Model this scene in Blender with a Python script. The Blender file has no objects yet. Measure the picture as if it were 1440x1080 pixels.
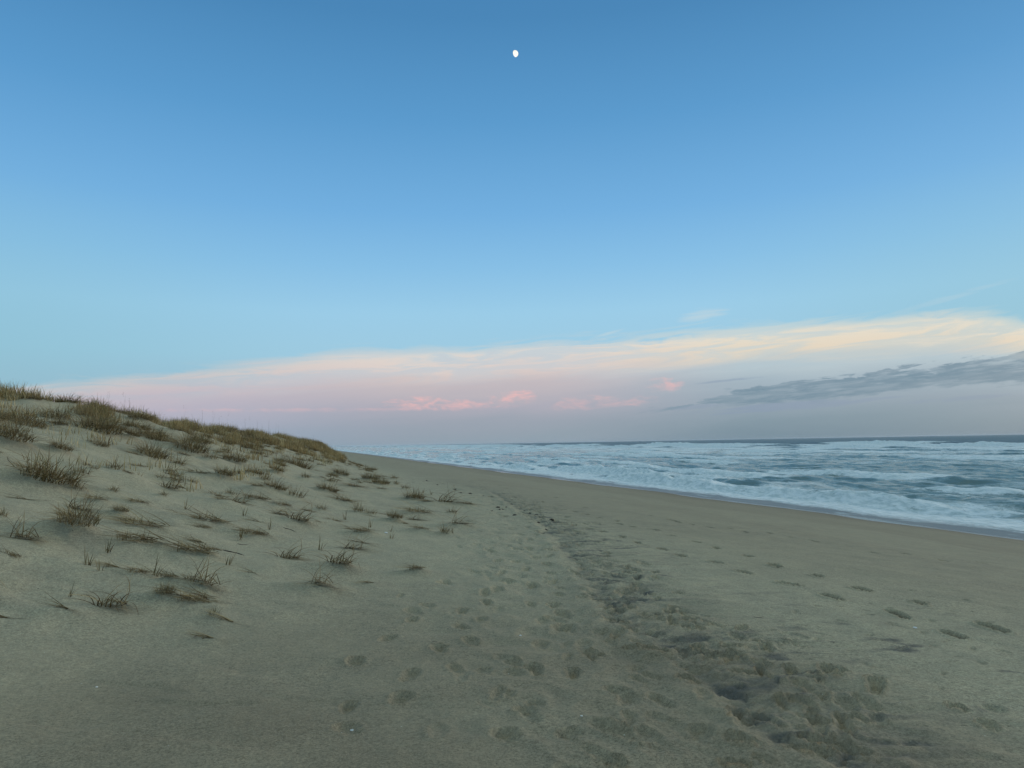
import bpy, math, random
import numpy as np
from mathutils import Vector, Matrix, Quaternion

random.seed(11)
rng = np.random.default_rng(5)
scene = bpy.context.scene
COL = scene.collection

# ------------------------------------------------------------------ camera frame
# world: +Y runs along the shore, +X points to the sea, z = 0 is the dry sand under the camera
FPX = 1000.0                      # focal length in pixels of a 1440 wide frame
EYE = np.array([0.0, 0.0, 1.6])
PSI = math.radians(16.2); PITCH = math.radians(4.75); ROLL = math.radians(1.0)
F0 = np.array([math.sin(PSI), math.cos(PSI), 0.0]); R0 = np.array([math.cos(PSI), -math.sin(PSI), 0.0])
U0 = np.array([0, 0, 1.0])
FW = F0 * math.cos(PITCH) + U0 * math.sin(PITCH)
UP = U0 * math.cos(PITCH) - F0 * math.sin(PITCH)
RT = R0 * math.cos(ROLL) - UP * math.sin(ROLL)
UP = UP * math.cos(ROLL) + R0 * math.sin(ROLL)
SEA_Z = -2.2; SHORE_X = 25.3

def ray(px, py):
    d = FW + RT * ((px - 720) / FPX) + UP * ((540 - py) / FPX)
    return d / np.linalg.norm(d)

cam = bpy.data.cameras.new('camera'); camo = bpy.data.objects.new('camera', cam); COL.objects.link(camo)
m = Matrix(((RT[0], UP[0], -FW[0], EYE[0]), (RT[1], UP[1], -FW[1], EYE[1]), (RT[2], UP[2], -FW[2], EYE[2]), (0, 0, 0, 1)))
camo.matrix_world = m
cam.sensor_width = 36; cam.lens = FPX / 1440 * 36; cam.clip_start = 0.05; cam.clip_end = 120000
scene.camera = camo
scene.view_settings.view_transform = 'Standard'; scene.view_settings.look = 'None'
scene.view_settings.exposure = 0; scene.view_settings.gamma = 1
scene.cycles.use_denoising = True
scene.cycles.volume_bounces = 1

# ------------------------------------------------------------------ noise
def _hash(ix, iy, seed):
    h = (ix.astype(np.int64) * 374761393 + iy.astype(np.int64) * 668265263 + seed * 974634541) & 0xffffffff
    h = ((h ^ (h >> 13)) * 1274126177) & 0xffffffff
    return h ^ (h >> 16)

def perlin(x, y, seed=0):
    x = np.asarray(x, float); y = np.asarray(y, float)
    x, y = np.broadcast_arrays(x, y)
    ix = np.floor(x); iy = np.floor(y); fx = x - ix; fy = y - iy
    def g(dx, dy):
        a = _hash(ix + dx, iy + dy, seed) * (2 * math.pi / 4294967296.0)
        return np.cos(a) * (fx - dx) + np.sin(a) * (fy - dy)
    sx = fx * fx * fx * (fx * (fx * 6 - 15) + 10); sy = fy * fy * fy * (fy * (fy * 6 - 15) + 10)
    a = g(0, 0); b = g(1, 0); c = g(0, 1); d = g(1, 1)
    return ((a + (b - a) * sx) * (1 - sy) + (c + (d - c) * sx) * sy) * 1.5

def fbm(x, y, octv=4, seed=0, gain=.5):
    s = 0; a = 1; t = 0
    for i in range(octv):
        s = s + a * perlin(x * 2 ** i + 17.3 * i, y * 2 ** i - 9.1 * i, seed + i); t += a; a *= gain
    return s / t

def sst(a, b, x):
    t = np.clip((x - a) / (b - a), 0, 1); return t * t * (3 - 2 * t)

# ------------------------------------------------------------------ terrain
def dune_u(x, y):
    toe = np.interp(y, [-20, 3, 6.3, 9, 15.5, 33, 60, 66, 78, 200, 9000], [-4, -2.5, -.7, 1.3, 3.2, 4.2, 4.2, 3.6, -4, -6, -6])
    crx = np.interp(y, [-20, 8, 15, 60, 64, 78, 9000], [-16, -14, -12, .6, 1.2, -14, -20])
    return (toe - x) / (toe - crx)

def base(x, y):
    x = np.asarray(x, float); y = np.asarray(y, float)
    w = 1.2
    sp = w * np.logaddexp(0, (x - 6.0) / w)
    z = -.114 * sp
    z = np.maximum(z, -3.2 - .02 * np.maximum(x - 34, 0))
    u = dune_u(x, y)
    hc = np.interp(y, [-20, 8, 15, 26.6, 36.5, 47.6, 56, 64, 78, 200, 9000], [3.6, 3.6, 3.4, 3.08, 2.7, 2.28, 2.0, 1.78, 2.0, 2.4, 2.4])
    uu = .06 * np.logaddexp(0, u / .06)
    uc = np.minimum(uu, 1.0)
    s = np.where(uu < 1, .5 * uc + .5 * uc * uc * (3 - 2 * uc) , 1 - .22 * sst(1, 2.0, uu))
    dn = hc * s
    hum = fbm(x / 3.1, y / 3.6, 3, 21) * .17 * sst(.03, .3, uu) + fbm(x / 9, y / 11, 2, 31) * .3 * sst(.2, .6, uu)
    hum = hum + fbm(x / 1.4, y / 2.6, 2, 36) * .16 * sst(.6, .9, uu) * sst(2.5, 1.3, uu)
    return z + dn + hum + fbm(x / 6, y / 9, 3, 41) * .05

def cast(px, py):
    """point of the sand under a given direction from the photographer's eye"""
    d = ray(px, py)
    t = np.geomspace(1.8, 900, 2600)
    x = EYE[0] + d[0] * t; y = EYE[1] + d[1] * t; z = EYE[2] + d[2] * t
    f = z - base(x, y)
    k = np.argmax(f < 0)
    if f[k] >= 0: return None
    a = f[k - 1] / (f[k - 1] - f[k]); tt = t[k - 1] + (t[k] - t[k - 1]) * a
    return np.array([EYE[0] + d[0] * tt, EYE[1] + d[1] * tt, tt])

def axis(knots):
    out = [knots[0][0]]; c = [k[0] for k in knots]; s = [k[1] for k in knots]
    while out[-1] < c[-1]:
        out.append(out[-1] + np.interp(out[-1], c, s))
    return np.array(out)

XS = axis([(-8000, 2500), (-300, 60), (-60, 4), (-25, .35), (-10, .11), (-4, .035), (-1.5, .022), (7, .022), (12, .045), (27, .13), (45, 1), (60, 5)])
YS = axis([(-8000, 2500), (-60, 6), (-8, .6), (1.6, .03), (2.6, .019), (6, .022), (10, .05), (20, .13), (40, .35), (100, 1.5), (500, 15), (9000, 1000)])
GX, GY = np.meshgrid(XS, YS)
Z = base(GX, GY)
DAMP_SHADE = np.zeros_like(Z); MINERAL = np.zeros_like(Z); WET = np.zeros_like(Z)

def window(x, y, r):
    i0, i1 = np.searchsorted(XS, [x - r, x + r]); j0, j1 = np.searchsorted(YS, [y - r, y + r])
    return slice(j0, j1), slice(i0, i1)

near = (GX > -12) & (GX < 14) & (GY > 1) & (GY < 40)
xn, yn = GX[near], GY[near]
fade = 1 - sst(20, 40, yn)
ud = dune_u(xn, yn)
Zn = fbm(xn / .9, yn / .9, 3, 51) * (.022 + .045 * sst(.02, .2, ud)) + fbm(xn / .22, yn / .22, 2, 61) * .0045 * (1 - sst(6, 9, yn))
# wind scarps on the lower left sand: thin low steps running along the wind
wa = xn * .93 - yn * .36; wb = xn * .36 + yn * .93
sc = fbm(wa / 2.2 + 3, wb / .55, 3, 71)
st = sst(.0, .12, sc) * .012 * sst(.0, .3, fbm(xn / 1.7, yn / 1.7, 2, 75) + .12) * sst(2.2, .2, xn)
Zn += st
# trodden ridge that separates the soft path from the wind-laid dark sand
RIDGE = np.array([cast(*p)[:2] for p in [(1180, 1078), (1085, 1045), (1060, 1010), (1013, 983), (967, 947), (947, 917), (893, 892), (860, 867), (827, 827), (797, 780), (765, 742), (728, 716), (690, 692)]])
rx = np.interp(yn, RIDGE[:, 1], RIDGE[:, 0]) + fbm(yn / .8, yn * 0 + 4, 2, 81) * .14 + fbm(xn / .3, yn / .22, 2, 83) * .11
dr = xn - rx
ry_ok = sst(2.2, 3.0, yn)
chaos = fbm(xn / .2 + fbm(xn / .3, yn / .3, 2, 91) * 1.5, yn / .2 + fbm(xn / .3, yn / .3, 2, 95) * 1.5, 3, 97)
rid = 1 - np.abs(chaos) * 2.2
a_0 = xn * .955 - yn * .296; b_0 = xn * .296 + yn * .955
band = np.exp(-((dr - .12) / .2) ** 2) * (.55 + .9 * np.clip(fbm(xn / .9, yn / .9, 2, 99) + .3, 0, 1))
chaos2 = fbm(xn / .085 + chaos, yn / .085 + chaos, 2, 98)
Zn += band * ry_ok * (rid * .03 - .012 + chaos2 * .014)
wob = .45 + .75 * sst(-.25, .3, fbm(yn / .5, yn * 0 + 9, 2, 85))
Zn += (np.exp(-((dr + .13) / .12) ** 2) * .024 * wob - np.exp(-((dr - .06) / .1) ** 2) * .02 * wob) * ry_ok
trench = np.exp(-((dr - .09) / .09) ** 2) * wob * ry_ok
broad = np.exp(-((dr - .7) / .6) ** 2) * ry_ok
lump = np.abs(fbm(a_0 / .46 + chaos * .5, b_0 / .22 + chaos * .5, 2, 111))
lump2 = np.abs(fbm(a_0 / .2, b_0 / .13, 2, 113))
Zn += np.exp(-((dr - .42) / .42) ** 2) * ry_ok * (.016 - lump * .05 - lump2 * .012) * (.25 + 1.0 * sst(-.3, .3, fbm(xn / .7, yn / .9, 2, 115)))
Zn += np.exp(-((dr + .9) / .8) ** 2) * ry_ok * (.012 - np.abs(fbm(xn / .42, yn / .5, 2, 117)) * .05)
a_ = (xn * .955 - yn * .296); b_ = (xn * .296 + yn * .955)
warp = fbm(xn / .6, yn / .6, 2, 101)
strk = fbm(a_ / .62 + warp * 1.3, b_ / .2 + warp * 1.9, 5, 103, .55)
Zn += broad * (fbm(a_ / .6, b_ / .16, 3, 105) * .034)
strk2 = fbm(a_ / .42 + warp, b_ / .2 + warp, 4, 107)
mz = sst(-.05, .1, dr) * sst(2.7, .5, dr) * ry_ok * (1 - .6 * sst(12, 22, yn)) * (.35 + .65 * sst(-.25, .2, fbm(xn / 1.1, yn / .8, 2, 118)))
pat = sst(.1, .4, fbm(xn / .8, yn / .6, 2, 109)) * sst(1.2, 2.0, dr) * sst(3.6, 2.4, dr) * sst(7, 5, yn)
MN = mz * sst(.06, .42, strk + .10 * np.exp(-(dr / .5) ** 2)) * .85 + .36 * trench * sst(-.3, .2, chaos) + .28 * np.exp(-((dr - .45) / .4) ** 2) * ry_ok * sst(.12, .3, lump) + pat * sst(.02, .3, strk2)
MN += band * ry_ok * sst(.25, -.25, rid) * .5
Z[near] += Zn * fade
MINERAL[near] = np.clip(MN, 0, 1) * fade
del Zn, MN

# dark damp beach face, glossy swash
dn_edge = 5.6 + fbm(GX / 7, GY / 9, 3, 121) * 1.6
DAMP_SHADE += .42 * sst(-1.5, 2.2, GX - dn_edge)
DAMP_SHADE += (.85 + .5 * fbm(GX / 1.6, GY / 1.6, 3, 119)) * sst(.16, -.06, dune_u(GX, GY)) * sst(10, 3.6, GY) * sst(4.6, 2.6, GX)  # near sand painted darker: part lens vignette, part darker sand patches
DAMP_SHADE += .12 * sst(.1, .35, fbm(GX / 3, GY / 14, 3, 123)) * sst(4, 8, GX)
# old swash limit: a thin darker scalloped line
sl = GX - (15.0 + fbm(GY / 11, GY * 0, 3, 125) * 2.6)
sl2 = GX - (20.4 + fbm(GY / 15, GY * 0 + 6, 3, 126) * 3.2)
DAMP_SHADE += .3 * np.exp(-np.clip(sl2 / .16, -9, 9) ** 2) + .18 * sst(-.2, .8, sl2)
DAMP_SHADE += .35 * np.exp(-np.clip(sl / .12, -9, 9) ** 2) * sst(-.05, .25, fbm(GX / 9, GY / 9, 2, 127)) + .2 * sst(-.3, .6, sl)
SW = SHORE_X - 1.3 + fbm(GY / 13, GY * 0 + 2, 3, 131) * 2.4
WET += sst(-.5, .5, GX - SW)
DAMP_SHADE += .5 * sst(-2.2, .2, GX - SW)

def stamp(x, y, ang, L, W, depth, rim, damp_shade=0.0, edge=.35):
    sl = window(x, y, L * 1.2)
    if sl[0].stop - sl[0].start < 2 or sl[1].stop - sl[1].start < 2: return
    gx, gy = GX[sl] - x, GY[sl] - y
    c, s = math.cos(ang), math.sin(ang)
    u = (gx * s + gy * c) / L; v = (gx * c - gy * s) / W
    u = u + fbm((gx + x) / .15, (gy + y) / .15, 2, 141) * .07; v = v + fbm((gx + x) / .15, (gy + y) / .15, 2, 143) * .12
    r1 = np.hypot((u - .17) / .36, v / .5); r2 = np.hypot((u + .3) / .22, v / .38)
    r = np.minimum(r1, r2) - .10 * np.exp(-((u + .1) / .12) ** 2)
    hole = sst(*((1.15, .55) if damp_shade > 1 else (1.22, edge)), r)
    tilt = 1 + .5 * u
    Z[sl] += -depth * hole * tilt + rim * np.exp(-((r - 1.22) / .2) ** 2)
    if damp_shade: DAMP_SHADE[sl] = np.maximum(DAMP_SHADE[sl], damp_shade * sst(1.1, .7, r))  # print hollows darkened in colour: turned-up damp sand plus painted shade

SHARP = [(1045, 805), (1110, 822), (1150, 810), (1170, 840), (1212, 829), (1263, 864), (1295, 849), (1342, 892), (1398, 884), (1090, 796), (1053, 782), (1008, 771),
         (1007, 791), (958, 781), (932, 772), (897, 763), (875, 755), (847, 748), (828, 743), (795, 737), (780, 733), (980, 762), (945, 753), (920, 745), (887, 740),
         (868, 733), (842, 729), (823, 723), (762, 727), (740, 722), (808, 719)]
FAINT = [(973, 737), (1027, 743), (1048, 748), (1082, 749), (1113, 756), (1145, 761), (1095, 743), (1192, 768), (1230, 777), (1273, 778), (1328, 788), (1382, 792), (997, 741), (940, 730), (915, 725)]
SOFT = [(797, 883), (760, 907), (753, 943), (807, 947), (832, 917), (747, 1007), (713, 1033), (777, 852), (747, 850), (683, 848), (663, 903), (677, 872), (618, 913), (580, 872), (545, 898),
        (500, 932), (577, 950), (490, 993), (490, 1023), (563, 983), (697, 832), (752, 823), (625, 820), (650, 883), (913, 1033), (746, 759), (744, 772), (752, 785), (724, 790), (770, 794),
        (747, 822), (776, 819), (786, 836), (779, 850), (700, 830), (682, 835), (686, 848), (705, 807), (715, 817), (742, 742), (732, 751), (626, 817), (582, 860), (604, 852),
        (985, 1030), (700, 790), (690, 775), (728, 772), (762, 768), (740, 800), (792, 862), (640, 940), (1190, 990), (930, 985), (650, 860)]
rr = random.Random(3)
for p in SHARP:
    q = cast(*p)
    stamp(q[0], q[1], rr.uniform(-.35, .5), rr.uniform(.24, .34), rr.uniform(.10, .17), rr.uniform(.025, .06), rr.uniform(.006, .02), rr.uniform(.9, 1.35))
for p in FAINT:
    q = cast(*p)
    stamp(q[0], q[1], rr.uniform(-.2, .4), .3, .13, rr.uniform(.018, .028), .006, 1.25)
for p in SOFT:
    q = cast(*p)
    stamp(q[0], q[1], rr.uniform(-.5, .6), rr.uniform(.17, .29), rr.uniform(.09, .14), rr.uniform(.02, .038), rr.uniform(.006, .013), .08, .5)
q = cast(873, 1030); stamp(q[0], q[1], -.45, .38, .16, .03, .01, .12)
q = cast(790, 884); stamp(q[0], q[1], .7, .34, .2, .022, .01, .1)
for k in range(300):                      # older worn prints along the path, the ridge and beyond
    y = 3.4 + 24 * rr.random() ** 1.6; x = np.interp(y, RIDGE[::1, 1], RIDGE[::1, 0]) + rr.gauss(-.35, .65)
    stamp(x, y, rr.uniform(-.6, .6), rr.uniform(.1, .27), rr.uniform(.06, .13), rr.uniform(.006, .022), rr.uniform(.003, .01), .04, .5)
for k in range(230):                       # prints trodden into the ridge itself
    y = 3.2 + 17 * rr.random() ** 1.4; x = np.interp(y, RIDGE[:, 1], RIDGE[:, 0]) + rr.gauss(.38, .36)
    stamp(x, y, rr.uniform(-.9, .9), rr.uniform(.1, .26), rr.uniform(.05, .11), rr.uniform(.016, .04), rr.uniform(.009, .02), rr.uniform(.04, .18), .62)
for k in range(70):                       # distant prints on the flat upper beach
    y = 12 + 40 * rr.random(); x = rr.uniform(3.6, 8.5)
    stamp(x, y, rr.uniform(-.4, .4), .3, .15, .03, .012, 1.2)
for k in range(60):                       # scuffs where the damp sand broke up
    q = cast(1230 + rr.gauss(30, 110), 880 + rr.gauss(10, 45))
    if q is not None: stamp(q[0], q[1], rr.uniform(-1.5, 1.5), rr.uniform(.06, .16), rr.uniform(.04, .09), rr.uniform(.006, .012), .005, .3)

# ------------------------------------------------------------------ grass tufts: where they stand
# (px, py at the foot, width px, kind, label or None)   kinds: bush, shoots, swept, arc, sprig, runner
B, S, W_, A_, G_, N_ = 'bush', 'shoots', 'swept', 'arc', 'sprig', 'runner'
HERO = [
 (70, 681, 66, B, 'broad brown grass bush with tall upright stalks beside the bare sand patch'),
 (140, 611, 72, B, 'widest dark grass bush high on the dune below the crest'),
 (215, 646, 42, B, 'round compact olive grass bush on the middle of the upper slope'),
 (270, 637, 46, B, 'wide loose olive grass bush to the right of the round compact bush'),
 (330, 652, 34, B, 'soft loose grass bush at the lower edge of the dense crest grass'),
 (110, 752, 50, B, 'solitary tan grass clump with straws trailing left across open sand'),
 (87, 637, 26, B, 'tall narrow pale grass clump standing above the broad brown bush'),
 (18, 624, 48, B, 'dark low grass bush cut off by the left edge of the photo'),
 (78, 590, 34, B, 'pale straw coloured grass bush hanging just below the dune crest'),
 (112, 668, 28, S, 'thin grass clump growing against the right side of the broad brown bush'),
 (132, 664, 14, S, None), (161, 662, 28, S, 'spiky grass clump with one tall stalk on the clear upper slope'),
 (185, 620, 22, B, None), (110, 692, 22, S, 'low ragged grass clump below the broad brown bush'),
 (160, 694, 16, S, 'slender grass clump with a single long thin stalk leaning up'),
 (142, 711, 32, W_, 'spiky grass clump with straw lying to its left'),
 (171, 725, 18, B, 'small rounded grass clump standing alone above the solitary tan clump'),
 (3, 726, 18, S, 'grass clump at the left edge with a long dark shadow of straw'),
 (200, 711, 30, W_, 'flattened straw heap with no upright shoots on clear sand'),
 (212, 746, 64, W_, 'row of short grass shoots along a long flattened straw mat'),
 (204, 769, 56, W_, 'dense flattened grass clump swept left below the row of short shoots'),
 (150, 776, 26, G_, 'thin leaning sprig beside a straw trailing to the lower left'),
 (303, 737, 58, W_, 'single upright tuft with flattened straw on both sides'),
 (344, 727, 22, G_, 'dark lone spike with a small straw on its left'),
 (308, 703, 32, W_, 'grass clump combed flat to the left like a small fan'),
 (325, 697, 18, S, 'dark short grass clump just right of the combed fan clump'),
 (230, 698, 16, S, None), (262, 715, 20, G_, None), (338, 756, 14, G_, 'very small upright sprig near a black twig'),
 (285, 786, 64, W_, 'sparse shoots rising from a long straw mat bent like a bow'),
 (195, 673, 18, G_, None), (226, 675, 16, S, None), (238, 664, 16, S, None), (315, 674, 26, B, None),
 (248, 680, 22, S, None), (270, 682, 18, S, None), (283, 670, 34, W_, 'dark flattened grass clump on the steep middle slope'),
 (480, 669, 22, B, 'round grass bush at the foot of the grassy dune nose'),
 (420, 659, 36, B, 'rusty brown grass bush just under the dense grass of the nose'),
 (460, 693, 30, B, 'wide bush with droopy olive blades on the lower slope below the nose'),
 (417, 700, 30, S, 'forked grass clump spreading both ways on the lower slope'),
 (367, 706, 36, W_, 'long low grass clump swept left, near the middle of the slope'),
 (402, 714, 24, W_, 'dark grass clump with a pointed straw tail on its left'),
 (372, 679, 20, S, None), (389, 667, 22, B, None),
 (420, 737, 44, A_, 'brown grass clump on a small sand mound with dark litter at its foot'),
 (364, 755, 40, W_, 'arched straw clump joined to a bare curved stem'),
 (380, 748, 12, G_, None), (337, 760, 10, G_, None),
 (449, 775, 12, G_, 'tiny green sprig alone on smooth sand above the arched straw mound'),
 (478, 800, 52, A_, 'arched straw mound with a long tail running down to the right'),
 (524, 822, 30, N_, 'half buried straw tail below the arched straw mound'),
 (453, 829, 50, A_, 'lowest arched straw clump bent over like a hoop'),
 (590, 807, 34, W_, 'isolated flat yellow straw clump nearest to the footprints'),
 (505, 721, 24, S, 'upright grass clump beside another on a shallow sand ridge'),
 (522, 725, 18, S, None), (556, 734, 24, B, 'small tidy olive clump on the low sand apron'),
 (488, 709, 40, W_, 'low straw fan arching over a sand hummock'),
 (595, 724, 46, W_, 'long line of olive grass lying across the low sand apron'),
 (517, 752, 36, W_, 'low sprawling clump with a few short shoots on the apron'),
 (512, 766, 46, N_, 'thin bent straw runner lying alone below the sprawling clump'),
 (595, 748, 30, W_, 'spread olive clump with short leaves near the edge of the apron'),
 (628, 751, 28, S, 'green star shaped clump, last one at the right foot of the dune'),
 (635, 722, 18, S, 'small upright clump on a low mound by the upper beach'),
 (645, 741, 36, A_, 'pair of straw hoops half buried at the right foot of the dune'),
 (583, 704, 30, B, 'leafy olive clump behind the line of dark stubs'),
 (570, 688, 16, S, 'tallest dark stub of grass in the row at the far dune foot'),
 (557, 682, 12, S, None), (532, 682, 18, B, None), (520, 676, 24, B, 'olive bush standing just past the grassy dune nose'),
 (595, 693, 8, G_, None), (606, 696, 8, G_, None), (505, 688, 36, W_, None), (625, 710, 42, A_, 'low straw hoop over a sand hummock beside the upper beach'), (452, 717, 18, S, None),
 (662, 712, 24, W_, 'faint flat straw clump farthest out towards the upper beach'),
 (200, 814, 30, W_, 'pair of upright shoots on the straw mat at the lower left'),
 (216, 816, 22, G_, 'taller green shoot next to the pair on the lower straw mat'),
 (140, 808, 14, G_, None), (122, 801, 18, G_, 'crooked brown shoot at the left end of the lower straw mat'),
 (165, 806, 56, N_, 'long brown runner lying between the crooked shoot and the lower mat'),
 (233, 848, 22, B, 'small dark rosette of grass alone on the lower sand'),
 (293, 788, 14, S, None), (320, 797, 18, G_, 'small forked sprig at the right end of the bow straw mat'),
 (240, 826, 34, W_, 'pale flattened straw above the dark rosette'), (267, 828, 24, S, 'leaning brown shoots to the right of the dark rosette'),
 (290, 832, 40, A_, 'tall bent straw hoop at the right of the lower mat'),
 (285, 852, 56, W_, 'tangled straw fan at the foot of the tall bent hoop'),
 (302, 872, 20, S, 'curled dark shoot above the branching fallen stem'),
 (325, 880, 60, N_, 'branching fallen stem with a leafy tip pointing up the slope'),
 (298, 902, 46, N_, 'lowest fallen straw pointing down to the photographer'),
 (98, 838, 10, G_, 'single thin shoot standing alone on the lower left sand'),
 (93, 864, 48, N_, 'buried straw making a low dark line in the lower left sand'),
 (358, 811, 26, N_, 'short broken straw on smooth sand right of the tall hoop'),
]
TUFTS = []
for px, py, w, kind, lab in HERO:
    q = cast(px, py)
    if q is not None: TUFTS.append((q[0], q[1], w * (1.3 if kind in ('swept', 'arc', 'runner') else 1.12 if kind == 'bush' else 1) * q[2] / FPX, kind, lab))
spots = [(t[0], t[1]) for t in TUFTS]
r3 = random.Random(8)
FILL = []
tries = 0
while len(FILL) < 300 and tries < 20000:
    tries += 1
    y = 9 + 52 * r3.random() ** 1.1; u = r3.random()
    toe = np.interp(y, [9, 15.5, 33, 60], [1.3, 3.2, 4.2, 4.2]); crx = np.interp(y, [8, 15, 60], [-14, -12, .6])
    x = toe - u * (toe - crx)
    if x / y < -.43: continue
    dens = (.2 + .8 * u ** 1.2) * (1.0 if y > 14 else .35)
    dens *= sst(-.25, .25, fbm(np.array(x / 4.), np.array(y / 5.), 2, 201))
    if r3.random() > dens: continue
    dmin = .38 if u < .5 else .6
    if any((x - a) ** 2 + (y - b) ** 2 < dmin ** 2 for a, b in spots): continue
    spots.append((x, y)); FILL.append((x, y, u))
EXTRA = []
tries = 0
while len(EXTRA) < 46 and tries < 5000:
    tries += 1
    y = r3.uniform(5.8, 15); u = r3.uniform(.03, .42) if y > 8 else r3.uniform(.1, .3)
    toe = np.interp(y, [3, 6.3, 9, 15.5], [-2.5, -.7, 1.3, 3.2]); crx = np.interp(y, [8, 15, 60], [-14, -12, .6])
    x = toe - u * (toe - crx)
    if x / y < -.40 or any((x - a) ** 2 + (y - b) ** 2 < .09 for a, b in spots): continue
    spots.append((x, y)); EXTRA.append((x, y))
# sand caught round the tufts, with a tail on the lee (dune) side
for x, y, w, kind, lab in TUFTS:
    if y > 40: continue
    r = max(.12, w * .42); sl = window(x, y, r * 5)
    gx, gy = GX[sl] - x, GY[sl] - y
    h = {'bush': .08, 'arc': .05, 'swept': .04, 'shoots': .04, 'sprig': .015, 'runner': .015}[kind] * min(1.2, w / .5 + .3)
    k = np.exp(-(gx ** 2 + gy ** 2) / (r * r)) + .6 * np.exp(-((gx + r * 1.1) ** 2 / (r * 1.3) ** 2 + (gy - .2 * r) ** 2 / (r * .5) ** 2))
    Z[sl] += h * k * (1 + .5 * fbm(GX[sl] / .2, GY[sl] / .2, 2, 211))
for x, y, u in FILL:
    sl = window(x, y, 1.2); gx, gy = GX[sl] - x, GY[sl] - y
    Z[sl] += .08 * np.exp(-(gx ** 2 + gy ** 2) / .1)

def ground(x, y):
    i = min(max(np.searchsorted(XS, x) - 1, 0), len(XS) - 2); j = min(max(np.searchsorted(YS, y) - 1, 0), len(YS) - 2)
    a = (x - XS[i]) / (XS[i + 1] - XS[i]); b = (y - YS[j]) / (YS[j + 1] - YS[j])
    return float((Z[j, i] * (1 - a) + Z[j, i + 1] * a) * (1 - b) + (Z[j + 1, i] * (1 - a) + Z[j + 1, i + 1] * a) * b)

def normal(x, y, e=.25):
    n = Vector((ground(x - e, y) - ground(x + e, y), ground(x, y - e) - ground(x, y + e), 2 * e)); return n.normalized()

# ------------------------------------------------------------------ materials
def lin(c):
    return tuple(((v / 255) / 12.92 if v / 255 <= .04045 else ((v / 255 + .055) / 1.055) ** 2.4) for v in c) + (1,)

class NT:
    def __init__(s, tree): s.t = tree; s.n = tree.nodes; s.l = tree.links
    def new(s, typ, **kw):
        n = s.n.new(typ)
        for k, v in kw.items(): setattr(n, k, v)
        return n
    def put(s, sock, v):
        if isinstance(v, bpy.types.NodeSocket): s.l.new(v, sock)
        else: sock.default_value = v
    def m(s, op, a, b=0.0, c=0.0, clamp=False):
        n = s.new('ShaderNodeMath', operation=op, use_clamp=clamp)
        for i, v in enumerate((a, b, c)): s.put(n.inputs[i], v)
        return n.outputs[0]
    def step(s, a, b, x):
        n = s.new('ShaderNodeMapRange', interpolation_type='SMOOTHSTEP')
        s.put(n.inputs['Value'], x); s.put(n.inputs['From Min'], a); s.put(n.inputs['From Max'], b)
        return n.outputs['Result']
    def mix(s, f, a, b, blend='MIX'):
        n = s.new('ShaderNodeMix', data_type='RGBA', blend_type=blend)
        s.put(n.inputs['Factor'], f); s.put(n.inputs['A'], a) if False else None
        s.put(n.inputs[6], a); s.put(n.inputs[7], b)
        return n.outputs[2]
    def noise(s, vec, scale, detail=3, rough=.5, dist=0.0):
        n = s.new('ShaderNodeTexNoise'); s.put(n.inputs['Vector'], vec)
        n.inputs['Scale'].default_value = scale; n.inputs['Detail'].default_value = detail
        n.inputs['Roughness'].default_value = rough; n.inputs['Distortion'].default_value = dist
        return n.outputs['Fac']
    def comb(s, x, y, z):
        n = s.new('ShaderNodeCombineXYZ')
        for i, v in enumerate((x, y, z)): s.put(n.inputs[i], v)
        return n.outputs[0]
    def ramp(s, f, stops, interp='LINEAR'):
        n = s.new('ShaderNodeValToRGB'); cr = n.color_ramp; cr.interpolation = interp
        while len(cr.elements) < len(stops): cr.elements.new(.5)
        for e, (p, c) in zip(cr.elements, stops): e.position = p; e.color = c
        s.put(n.inputs[0], f); return n.outputs[0]
    def scale(s, vec, sc):
        n = s.new('ShaderNodeMapping'); s.put(n.inputs['Vector'], vec); n.inputs['Scale'].default_value = sc; return n.outputs[0]
    def curve(s, f, pts):
        n = s.new('ShaderNodeFloatCurve'); c = n.mapping.curves[0]
        while len(c.points) < len(pts): c.points.new(.5, .5)
        for p, (x, y) in zip(c.points, pts): p.location = (x, y); p.handle_type = 'AUTO'
        n.mapping.update(); s.put(n.inputs['Value'], f); return n.outputs[0]

def material(name):
    mt = bpy.data.materials.new(name); mt.use_nodes = True
    nt = NT(mt.node_tree); nt.n.clear()
    out = nt.new('ShaderNodeOutputMaterial'); return mt, nt, out

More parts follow.
